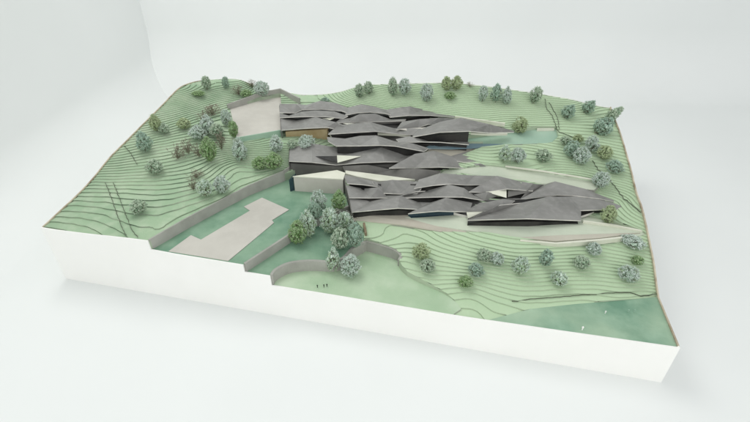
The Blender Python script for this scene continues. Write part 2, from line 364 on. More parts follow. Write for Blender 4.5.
# ------------------------------------------------------------------ buildings: cascades of folded card roofs
def roof_strip(parent, front, back, zs, th=.0028, mt='roof', nm='roof_plate', gap=True, fold_it=True):
    def fold(line, back):
        out = []
        for i, (a, b, c) in enumerate(line):
            k = dy = 0
            if fold_it and 0 < i < len(line) - 1:
                # height of this corner above the straight line between its neighbours (screen y grows downwards)
                p, q = line[i - 1], line[i + 1]; mid = p[1] + (q[1] - p[1]) * (a - p[0]) / (q[0] - p[0] + 1e-6)
                if back: k, dy = (.0095, -.2) if b < mid - .15 else (-.0080, 1.1 if gap else 0)
                else: k, dy = (.0070, -.4) if b < mid - .15 else (-.0060, .2)
            out.append(at(a, b + dy, zs(c) + k))
        return out
    f = fold(front, 0); bk = fold(back, 1)
    v = f + bk; i = j = 0; T = []
    while i < len(f) - 1 or j < len(bk) - 1:
        if j == len(bk) - 1 or (i < len(f) - 1 and (front[i + 1][0] - front[0][0]) / (front[-1][0] - front[0][0]) <= (back[j + 1][0] - back[0][0]) / (back[-1][0] - back[0][0])):
            T.append((i, i + 1, len(f) + j)); i += 1
        else:
            T.append((i, len(f) + j + 1, len(f) + j)); j += 1
    n = len(v); low = [p - np.array([0, 0, th]) for p in v]
    ring = list(range(len(f))) + [len(f) + q for q in range(len(bk) - 1, -1, -1)]
    fc = list(T) + [tuple(n + q for q in reversed(t)) for t in T]; mi = [0] * len(fc)
    for q in range(len(ring)):
        a, b = ring[q], ring[(q + 1) % len(ring)]; fc.append((a, n + a, n + b, b)); mi.append(1)
    return link_mesh(nm, v + low, fc, [M[mt], M['roof_edge']], parent, mi=mi)
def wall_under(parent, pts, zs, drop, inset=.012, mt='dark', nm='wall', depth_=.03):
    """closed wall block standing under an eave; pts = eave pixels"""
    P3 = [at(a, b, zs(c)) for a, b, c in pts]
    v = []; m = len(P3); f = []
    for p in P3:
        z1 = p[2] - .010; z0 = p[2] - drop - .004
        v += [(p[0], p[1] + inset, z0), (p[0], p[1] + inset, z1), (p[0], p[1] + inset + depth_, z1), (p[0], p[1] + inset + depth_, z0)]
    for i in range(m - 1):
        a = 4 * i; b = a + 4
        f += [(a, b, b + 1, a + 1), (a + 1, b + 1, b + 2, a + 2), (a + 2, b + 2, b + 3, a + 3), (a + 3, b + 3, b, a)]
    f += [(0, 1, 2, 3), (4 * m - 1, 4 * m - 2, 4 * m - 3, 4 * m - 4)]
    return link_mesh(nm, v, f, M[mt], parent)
def tri_plate(parent, pts, zs, mt, nm, lift=.004):
    t = [at(a, b, zs(c)) for a, b, c in pts]; v = [p + np.array([0, 0, lift]) * 0 for p in t]
    # pull a few millimetres towards the open side so that the face stands proud of the roof below
    low = [p - np.array([0, -.002, .002]) for p in v]; n = len(v)
    f = [tuple(range(n)), tuple(n + i for i in reversed(range(n)))] + [(i, n + i, n + (i + 1) % n, (i + 1) % n) for i in range(n)]
    return link_mesh(nm, v + low, f, M[mt], parent)
# --- lowest building
zc = lambda z: .185 + (z - .185) * (.62 if z > .185 else 1)
bC = empty('folded_roof_building', at(470, 215, .16), 'lowest and widest of the three dark folded roof buildings, beside the front right hill', 'building', 'dark folded roof buildings on the hillside')
R = lambda f, b, fold_it=True: roof_strip(bC, f, b, zc, gap=b[0][1] > 184, fold_it=fold_it)
R([(352, 212, .178), (398, 208.3, .190), (427, 209.5, .178)], [(349.5, 198.0, .195), (371, 200, .192), (400, 195.6, .2), (418, 201, .193), (433, 202.6, .188)])
R([(408, 213.5, .178), (438, 211.2, .185), (466, 211.4, .184), (502, 210, .186)], [(427, 203.8, .186), (446, 197.8, .2), (476, 202.4, .194), (503, 199.2, .2), (515, 200.5, .198)])
R([(467, 220, .182), (527, 218.8, .204), (581, 220.5, .186)], [(481, 213, .195), (500, 205, .206), (522, 201.5, .210), (549, 196.6, .222), (570, 197.5, .216), (581, 209.5, .198)])
R([(579, 210.3, .20), (600, 209.6, .20), (627, 209, .188)], [(556, 196.8, .222), (575, 196.4, .222), (600, 199.7, .214), (614, 203, .204), (627, 208.3, .189)], fold_it=False)
R([(349, 197.5, .205), (370, 197.5, .208), (393, 197.3, .206), (404, 197, .202)], [(346, 185, .22), (363, 187.6, .216), (379, 187.4, .218), (386, 194.4, .207), (400, 195.4, .205)])
R([(395, 198, .2), (440, 197.0, .208), (463, 197.2, .208), (485, 200.2, .2), (520, 199, .206), (557, 195.3, .214), (572, 195.5, .214), (600, 199, .207), (614, 201.5, .2)],
  [(400, 195.4, .207), (416, 191.5, .212), (427, 189.6, .214), (449, 184.6, .224), (464, 188.2, .216), (473, 193.4, .211), (488, 192, .214), (500, 194.5, .211), (532, 191, .216), (533, 184, .234), (544, 183.5, .235), (555, 181.5, .24), (585, 189, .225), (614, 200.5, .202)])
R([(347, 183.3, .227), (363, 184.8, .226), (378, 186.5, .224)], [(343.5, 174.5, .238), (355, 177, .234), (378, 182, .228)])
R([(376, 186.8, .22), (384, 192.8, .217), (400, 193.6, .218), (417, 193.2, .217), (421, 189, .222)], [(372, 181.5, .234), (379, 182, .232), (392, 180, .242), (415, 181.5, .234), (424, 181, .234)])
R([(414, 188.2, .225), (433, 185.5, .23), (450, 184, .232), (466, 184.5, .23), (482, 184.5, .23)], [(419, 179.5, .238), (441, 173.5, .252), (475, 175.5, .25), (488, 175.8, .25), (497, 176, .25)])
R([(469, 191.5, .22), (485, 192, .22), (507, 189, .224), (533, 190.8, .222)], [(482, 184, .232), (497, 176, .248), (519, 181, .240), (533, 183.5, .236)])
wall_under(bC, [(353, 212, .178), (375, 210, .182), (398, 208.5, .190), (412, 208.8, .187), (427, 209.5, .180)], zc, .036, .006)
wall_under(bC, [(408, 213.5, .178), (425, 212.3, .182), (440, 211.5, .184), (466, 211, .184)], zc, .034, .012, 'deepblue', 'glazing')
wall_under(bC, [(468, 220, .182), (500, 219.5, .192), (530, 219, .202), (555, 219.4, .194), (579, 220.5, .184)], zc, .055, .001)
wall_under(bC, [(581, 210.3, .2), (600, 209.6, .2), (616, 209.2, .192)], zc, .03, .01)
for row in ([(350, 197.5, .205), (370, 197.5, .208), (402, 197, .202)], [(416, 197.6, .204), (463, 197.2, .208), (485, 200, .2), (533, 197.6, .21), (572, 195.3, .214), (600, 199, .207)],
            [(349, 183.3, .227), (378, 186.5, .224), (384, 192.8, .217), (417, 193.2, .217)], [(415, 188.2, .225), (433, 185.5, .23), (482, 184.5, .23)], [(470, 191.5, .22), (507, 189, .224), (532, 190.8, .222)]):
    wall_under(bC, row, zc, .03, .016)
roof_strip(bC, [(354, 209, .172), (400, 206, .172), (440, 209, .172), (468, 216, .172), (578, 217, .178), (612, 206, .184)], [(348, 178, .207), (380, 184, .207), (415, 184, .207), (441, 177, .211), (515, 183, .208), (560, 186, .208), (600, 197, .198)], lambda z: z, .008, 'dark', 'gap_shade_slab', False, False)  # added dark filler under the roofs, shade of the gaps put into its colour
# left gable
def gable(parent, a, b, zt, zb, mt='dark', nm='gable_wall', th=.003):
    p, q = at(*a), at(*b); d = (q - p)[:2]; d = d / np.linalg.norm(d); nn = np.array([-d[1], d[0]]) * th
    v = [(p[0], p[1], zb[0]), (q[0], q[1], zb[1]), (q[0], q[1], q[2] - .003), (p[0], p[1], p[2] - .003)]
    v += [(x + nn[0], y + nn[1], z) for x, y, z in v]
    return link_mesh(nm, v, [(0, 1, 2, 3), (7, 6, 5, 4), (0, 4, 5, 1), (1, 5, 6, 2), (2, 6, 7, 3), (3, 7, 4, 0)], M[mt], parent)
gable(bC, (352.5, 212, zc(.178)), (344, 175, zc(.238)), 0, (.15, .17), 'facade')
for t in ([(485.5, 191.8, .2215), (506.5, 189.6, .2235), (506.5, 197.8, .208)], [(466.5, 212.2, .184), (483, 211.8, .186), (468, 218.6, .171)]):
    tri_plate(bC, t, zc, 'cream', 'opening_plate')
tri_plate(bC, [(508, 190.2, .2235), (532, 191.6, .2225), (508, 197, .21)], zc, 'facade', 'opening_plate')
# --- middle building
zb_ = lambda z: .215 + (z - .215) * (.7 if z > .215 else 1)
bB = empty('folded_roof_building', at(400, 168, .19), 'middle of the three dark folded roof buildings, directly behind the cream annex block', 'building', 'dark folded roof buildings on the hillside')
R = lambda f, b, mt='roof', fold_it=True: roof_strip(bB, f, b, zb_, mt=mt, fold_it=fold_it)
R([(289, 161, .225), (312, 162.5, .222), (336, 164.5, .22), (360, 163, .222), (385, 162, .225), (409, 161.5, .222)], [(290, 147.5, .25), (312, 143.5, .255), (348, 148.3, .25), (381, 147.6, .256), (406, 154.5, .238), (424, 153, .24)])
R([(389, 167.9, .218), (415, 167.4, .222), (440, 167.2, .224), (470, 168, .221), (487, 167.6, .218)], [(404, 163.2, .226), (415, 154, .24), (434, 151, .246), (452, 156.5, .235), (464, 163.5, .226), (481, 163.6, .226), (488, 167, .219)])
R([(450, 160, .23), (464, 162, .234), (481, 161.6, .233), (487, 166, .226)], [(451, 156, .238), (467, 151.5, .247), (480, 150.5, .243), (486, 158, .232)], fold_it=False)
R([(345, 171.5, .2), (370, 175, .2), (400, 179.5, .2), (415, 181, .2), (440, 173, .211)], [(343, 166, .213), (368, 165, .216), (392, 168.6, .212), (415, 168.6, .214), (441, 171, .212)], 'facade')
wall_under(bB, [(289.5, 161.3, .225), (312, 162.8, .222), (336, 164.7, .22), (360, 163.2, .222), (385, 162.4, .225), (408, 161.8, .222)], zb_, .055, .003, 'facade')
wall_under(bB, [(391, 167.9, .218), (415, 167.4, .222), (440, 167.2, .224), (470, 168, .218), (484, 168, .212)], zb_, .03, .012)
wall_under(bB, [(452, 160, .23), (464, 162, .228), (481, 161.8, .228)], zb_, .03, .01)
roof_strip(bB, [(293, 160, .207), (350, 162, .207), (410, 163, .208), (480, 165, .203)], [(293, 150, .225), (350, 151, .227), (424, 156, .224), (480, 154, .224)], lambda z: z, .008, 'dark', 'gap_shade_slab', False, False)  # added dark filler, painted shade behind the middle roof gaps
roof_strip(bB, [(350, 170, .189), (413, 178.5, .189), (438, 172.5, .195)], [(348, 167, .199), (392, 168, .203), (438, 170, .202)], lambda z: z, .008, 'dark', 'gap_shade_slab', False, False)  # same dark filler below the lower plate
tri_plate(bB, [(314, 156.2, .2405), (336.5, 156, .2425), (336.5, 162.3, .2325)], zb_, 'dark', 'opening_plate')  # dark plate laid on the roof, shade of a gap put into its colour
tri_plate(bB, [(337, 155.2, .2435), (361, 156.2, .2425), (337.5, 162.6, .2335)], zb_, 'cream', 'opening_plate')
gable(bB, (289.3, 161.5, zb_(.225)), (290, 147.5, zb_(.25)), 0, (.17, .19), 'facade')
# --- upper building
za = lambda z: .262 + (z - .262) * (.66 if z > .262 else 1)
bA = empty('folded_roof_building', at(380, 135, .25), 'highest of the three dark folded roof buildings, between the beige deck and the teal lawn', 'building', 'dark folded roof buildings on the hillside')
R = lambda f, b: roof_strip(bA, f, b, za, gap=b[0][1] > 117)
R([(328, 141, .268), (336, 145.6, .264), (360, 145.4, .267), (380, 145.4, .267), (395, 146.2, .263), (424, 151, .25), (427, 149.5, .25)], [(327, 137, .277), (345, 137.5, .276), (360, 136, .278), (376, 135.5, .279), (394, 140, .27), (412, 143.5, .262), (428, 148, .252)])
R([(400, 142.5, .264), (420, 142, .266), (440, 142.3, .266), (469, 144.5, .262)], [(396, 139, .27), (410, 136.5, .275), (430, 140, .27), (469, 142, .266)])
R([(281.5, 130, .28), (305, 128.5, .284), (327, 127.5, .288), (338, 129, .284), (352, 131, .28)], [(280.5, 118.6, .296), (296, 119.4, .295), (316, 117.4, .3), (336, 122.4, .292), (356, 130, .282)])
R([(328, 134, .278), (375, 131.4, .286), (400, 133.6, .282), (425, 135.5, .280)], [(338, 125, .290), (370, 122.2, .297), (394, 127.2, .288), (415, 128.6, .286), (441, 131, .284)])
R([(412, 136.8, .285), (440, 132.3, .32), (469, 131.3, .322), (490, 132.6, .31), (514, 132, .30)], [(418, 130.5, .295), (440, 122, .325), (461, 118, .345), (490, 124.5, .325), (514, 131, .304)])
R([(335, 122.7, .296), (350, 122, .298), (370, 121.4, .301), (385, 121, .302), (405, 120.5, .302)], [(340, 119.2, .302), (350, 117, .305), (360, 114.2, .312), (375, 113.8, .314), (390, 118, .305), (406, 119, .304)])
R([(396, 129.5, .288), (418, 127.2, .292), (428, 124.5, .295), (441, 124, .296)], [(402, 121.7, .299), (420, 119.3, .304), (440, 118, .31), (456, 118.2, .31)])
R([(280, 117.5, .302), (300, 116.8, .305), (325, 116.8, .305), (343, 118.2, .302)], [(279.6, 113, .308), (289, 115.6, .304), (302, 111.6, .311), (316, 110.6, .313), (334, 111.6, .312), (348, 116, .305)])
R([(279.6, 112.4, .312), (295, 112.6, .31), (302, 110, .316), (322, 109.3, .318), (341, 111, .314), (351, 114, .31)], [(279.5, 103.8, .326), (296, 104, .324), (306, 105, .322), (320, 101, .33), (335, 103, .326), (350, 108.5, .316)])
R([(345, 115, .309), (357, 113, .313), (370, 112.2, .316), (385, 113.6, .314), (396, 116, .308)], [(348, 107.5, .320), (361, 104.5, .326), (373, 106.5, .322), (387, 110, .318)])
R([(390, 117, .309), (408, 115.6, .313), (430, 115.6, .313), (455, 117.2, .308)], [(385, 110, .318), (400, 107.6, .325), (410, 106.6, .327), (425, 110, .321), (440, 113.3, .315), (455, 116.4, .310)])
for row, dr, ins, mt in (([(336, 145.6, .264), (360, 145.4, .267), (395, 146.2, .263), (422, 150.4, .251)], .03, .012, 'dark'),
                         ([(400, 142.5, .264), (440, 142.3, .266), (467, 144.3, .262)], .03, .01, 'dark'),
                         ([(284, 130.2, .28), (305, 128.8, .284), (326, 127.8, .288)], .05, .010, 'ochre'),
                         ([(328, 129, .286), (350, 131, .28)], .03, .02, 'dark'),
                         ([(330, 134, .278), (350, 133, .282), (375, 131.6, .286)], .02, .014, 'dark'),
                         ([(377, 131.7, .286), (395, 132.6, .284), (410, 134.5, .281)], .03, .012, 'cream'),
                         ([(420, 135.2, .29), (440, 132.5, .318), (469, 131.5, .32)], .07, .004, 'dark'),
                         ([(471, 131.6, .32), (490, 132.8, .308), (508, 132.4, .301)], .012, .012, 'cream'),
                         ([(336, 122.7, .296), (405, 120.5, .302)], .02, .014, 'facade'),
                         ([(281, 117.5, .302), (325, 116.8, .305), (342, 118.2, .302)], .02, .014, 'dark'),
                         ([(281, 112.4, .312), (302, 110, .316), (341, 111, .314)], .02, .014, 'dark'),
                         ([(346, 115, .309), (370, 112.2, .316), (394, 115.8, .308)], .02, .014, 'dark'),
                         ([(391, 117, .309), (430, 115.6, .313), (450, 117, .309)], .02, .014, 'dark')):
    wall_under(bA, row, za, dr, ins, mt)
roof_strip(bA, [(284, 127, .262), (326, 127, .262), (335, 143, .252), (395, 143, .252), (424, 148, .246), (466, 142, .25)], [(283, 107, .288), (320, 105, .29), (370, 109, .288), (410, 110, .288), (450, 118, .283), (468, 126, .275)], lambda z: z, .008, 'dark', 'gap_shade_slab', False, False)  # added dark filler, painted shade behind the upper roof gaps
tri_plate(bA, [(398, 129, .2895), (427, 127.2, .2925), (418, 132.6, .284)], za, 'paving', 'opening_plate')
tri_plate(bA, [(322, 118.2, .304), (334, 118.3, .304), (330, 120, .301)], za, 'cream', 'opening_plate')
tri_plate(bA, [(343, 123.3, .2985), (360, 123.5, .2985), (352, 125.4, .2935)], za, 'cream', 'opening_plate')
gable(bA, (281.6, 130.5, za(.28)), (279.8, 104.5, za(.326)), 0, (.24, .27), 'facade')
# ochre front wall of the upper building
oc = [at(283, 137.5, .243), at(328, 143.5, .243)]
def block(nm, pts, z0, z1, mt, parent=None, th=.004, topmat=None):
    v = []
    for p in pts: v += [(p[0], p[1], z0), (p[0], p[1], z1)]
    return v
overlay('path', poly3([(345.5, 172, .198), (370, 175, .198), (415, 181, .197), (396, 182, .199), (380, 182.5, .200), (357, 178, .201), (345.5, 175, .200)]), 'cream', .006)
# --- cream annex and dark underside below the upper building
overlay('water', poly3([(425, 148.6, .244), (430, 145.8, .246), (468, 144.4, .247), (504, 144.8, .2445), (478, 148.4, .241), (450, 149.4, .241)]), 'water', .003)
overlay('water', poly3([(408, 216, .158), (432, 214.6, .159), (466, 215.5, .1595), (468, 217.4, .1590), (411, 219.2, .156)]), 'deepblue', .0045)
# --- cream annex block in front of the middle building
ax = empty('annex_block', at(318, 192, .161), 'low cream block with a pale top at the head of the paved court', 'building')
tops = [at(293.5, 177, .212), at(343, 180, .213), at(345, 173.6, .216), at(337, 171, .216)]
a0 = tops[0]
vv = [(p[0], p[1], .155) for p in tops] + [tuple(p) for p in tops]
link_mesh('wall', vv, [(0, 1, 5, 4), (1, 2, 6, 5), (2, 3, 7, 6), (3, 0, 4, 7)], M['paving'], ax)
vt = [np.array(v) for v in vv[4:]]
cen = sum(vt) / 4; tv = [cen + (v - cen) * 1.02 + np.array([0, 0, .0]) for v in vt]
link_mesh('roof', [tuple(v) for v in tv] + [tuple(v + np.array([0, 0, .003])) for v in tv], [(4, 5, 6, 7), (0, 1, 5, 4), (1, 2, 6, 5), (2, 3, 7, 6), (3, 0, 4, 7), (3, 2, 1, 0)], M['cream'], ax)
s0 = at(290, 179, .207)
link_mesh('side_panel', [(s0[0] - .004, s0[1], .155), (a0[0] - .004, a0[1] + .003, .155), (a0[0] - .004, a0[1] + .003, .208), (s0[0] - .004, s0[1], .203),
                         (s0[0] - .004, s0[1] + .03, .155), (a0[0] - .004, a0[1] + .03, .155), (a0[0] - .004, a0[1] + .03, .208), (s0[0] - .004, s0[1] + .03, .203)],
          [(0, 1, 2, 3), (7, 6, 5, 4), (0, 4, 5, 1), (1, 5, 6, 2), (2, 6, 7, 3), (3, 7, 4, 0)], M['deepblue'], ax)

# ------------------------------------------------------------------ dark thread footpaths following the slope
def thread(name, px, width=.0011, step=.01):
    P0 = []
    for a, b in px:
        z = .2
        for _ in range(25):
            p = at(a, b, z); z = .5 * z + .5 * float(hz([(min(max(p[0], 0), W), p[1])])[0])
        P0.append(np.array(p))
    line = []
    for i in range(len(P0) - 1):
        k = max(1, int(np.linalg.norm(P0[i + 1] - P0[i]) / step))
        for t in range(k): line.append(P0[i] + (P0[i + 1] - P0[i]) * t / k)
    line.append(P0[-1]); v = []; f = []
    rnd = random.Random(len(px)); dx = 0
    for i, p in enumerate(line):
        dx = ((i // 1) % 2) * .0022 + rnd.uniform(-.001, .001)
        x, y = p[0] + dx, p[1]; z = (math.floor(float(hz([(x, y)])[0]) / LV) + 1) * LV + .0002
        d = line[min(i + 1, len(line) - 1)] - line[max(i - 1, 0)]; d = d[:2] / np.linalg.norm(d[:2]); nn = np.array([-d[1], d[0]]) * width / 2
        v += [(x - nn[0], y - nn[1], z - .002), (x - nn[0], y - nn[1], z), (x + nn[0], y + nn[1], z), (x + nn[0], y + nn[1], z - .002)]
        if i: a = 4 * i - 4; b = 4 * i; f += [(a, b, b + 1, a + 1), (a + 1, b + 1, b + 2, a + 2), (a + 2, b + 2, b + 3, a + 3)]
    structure(link_mesh(name, v, f, M['thread']))
for L_ in ([(105, 183), (110, 195), (116, 212), (121, 226), (126, 236)], [(113, 183), (119, 198), (126, 216), (131, 229), (138, 238)], [(124, 146), (131, 154), (137, 165)],
           [(545, 99), (546, 108), (552, 116), (555, 124), (557, 131), (568, 136), (582, 139)], [(549, 103), (555, 113), (558, 121), (559, 130)], [(592, 161), (598, 170), (608, 179), (618, 191), (628, 203), (640, 213)],
           [(512, 301.5), (526, 300), (560, 297), (587, 294.5), (612, 293.2), (629, 292.5), (640, 296), (656, 294)]):
    thread('footpath', L_)

# ------------------------------------------------------------------ trees: bundles of dried flower stems
def tree_meshes(kind, seed, sparse=False, shape=0):
    """unit tree: base at 0, height 1, crown radius .5.  returns trunk mesh, crown mesh"""
    rnd = random.Random(seed); V = []; Fc = []; Mi = []
    def tube(a, b, r0, r1, mi, Vv, Ff, Mm):
        a = Vector(a); b = Vector(b); d = (b - a).normalized(); u = d.orthogonal().normalized(); w = d.cross(u); s = len(Vv)
        for p, r in ((a, r0), (b, r1)):
            for k in range(3):
                t = k * 2.094; Vv.append(p + (u * math.cos(t) + w * math.sin(t)) * r)
        for k in range(3): Ff.append((s + k, s + (k + 1) % 3, s + 3 + (k + 1) % 3, s + 3 + k)); Mm.append(mi)
    def blob(c, r, mi):
        s = len(V); ax = [Vector((rnd.gauss(0, 1), rnd.gauss(0, 1), rnd.gauss(0, 1))).normalized()]
        u = ax[0].orthogonal().normalized(); w = ax[0].cross(u); k1, k2, k3 = (rnd.uniform(.7, 1.3) for _ in range(3))
        for q in (ax[0] * r * k1, -ax[0] * r * k1, u * r * k2, -u * r * k2, w * r * k3, -w * r * k3): V.append(c + q)
        for t in ((0, 2, 4), (0, 4, 3), (0, 3, 5), (0, 5, 2), (1, 4, 2), (1, 3, 4), (1, 5, 3), (1, 2, 5)): Fc.append(tuple(s + i for i in t)); Mi.append(mi)
    lumps = [(Vector((rnd.gauss(0, 1), rnd.gauss(0, 1), rnd.gauss(.3, .8))).normalized(), rnd.uniform(.08, .2)) for _ in range(7)]
    nclust = 36 if sparse else 135
    if not sparse:
        for c_ in range(60):
            d = Vector((rnd.gauss(0, 1), rnd.gauss(0, 1), rnd.gauss(0, 1))).normalized() * rnd.uniform(.35, .78)
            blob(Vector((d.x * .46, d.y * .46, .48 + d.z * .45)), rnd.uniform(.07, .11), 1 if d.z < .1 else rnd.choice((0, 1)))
    for c_ in range(nclust):
        th = rnd.uniform(0, 6.283); cz_ = rnd.uniform(-.97, 1); rr = math.sqrt(max(0, 1 - cz_ * cz_))
        d = Vector((rr * math.cos(th), rr * math.sin(th), cz_))
        ext = (rnd.uniform(.35, 1.08) if sparse else rnd.uniform(.86, 1.0))
        for ld, la in lumps: ext += la * max(0, d.dot(ld) - .75) * 2.2 - .008
        wfac = (1 - .22 * max(0, cz_)) if shape == 0 else (1 - .5 * max(0, cz_ + .1))
        cc = Vector((d.x * .5 * ext * wfac, d.y * .5 * ext * wfac, .48 + d.z * .47 * ext))
        root = Vector((rnd.uniform(-.03, .03), rnd.uniform(-.03, .03), max(.02, cc.z * rnd.uniform(.2, .5) - .08)))
        if sparse or c_ % 3 == 0: tube(root, cc, .012, .007, 2, V, Fc, Mi)
        for k in range(6 if sparse else 11):
            off = Vector((rnd.gauss(0, 1), rnd.gauss(0, 1), rnd.gauss(0, .8))) * (.036 if not sparse else .05)
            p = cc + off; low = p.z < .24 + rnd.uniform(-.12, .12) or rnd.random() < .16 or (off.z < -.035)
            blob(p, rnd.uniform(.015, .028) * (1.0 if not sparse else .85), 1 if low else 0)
            if k % 3 == 0: tube(cc - d * .08, p, .006, .004, 2, V, Fc, Mi)
    def mk(nm, v, f, mi, mats):
        me = bpy.data.meshes.new(nm); me.from_pydata([tuple(x) for x in v], [], f); me.update()
        for m in mats: me.materials.append(m)
        me.polygons.foreach_set('material_index', mi); return me
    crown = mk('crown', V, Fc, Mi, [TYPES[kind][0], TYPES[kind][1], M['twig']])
    tv = []; tf = []; tm = []
    for k in range(3):
        a = rnd.uniform(0, 6.28); tube((0, 0, -.08), (math.cos(a) * .05, math.sin(a) * .05, .5), .028, .012, 0, tv, tf, tm)
    return mk('trunk', tv, tf, tm, [M['twig']]), crown
LIB = {}
for i, kd in enumerate(TYPES):
    sp = kd in ('brown', 'white')
    LIB[kd] = [tree_meshes(kd, 100 * i + s, sp, s % 2) for s in range(4)]
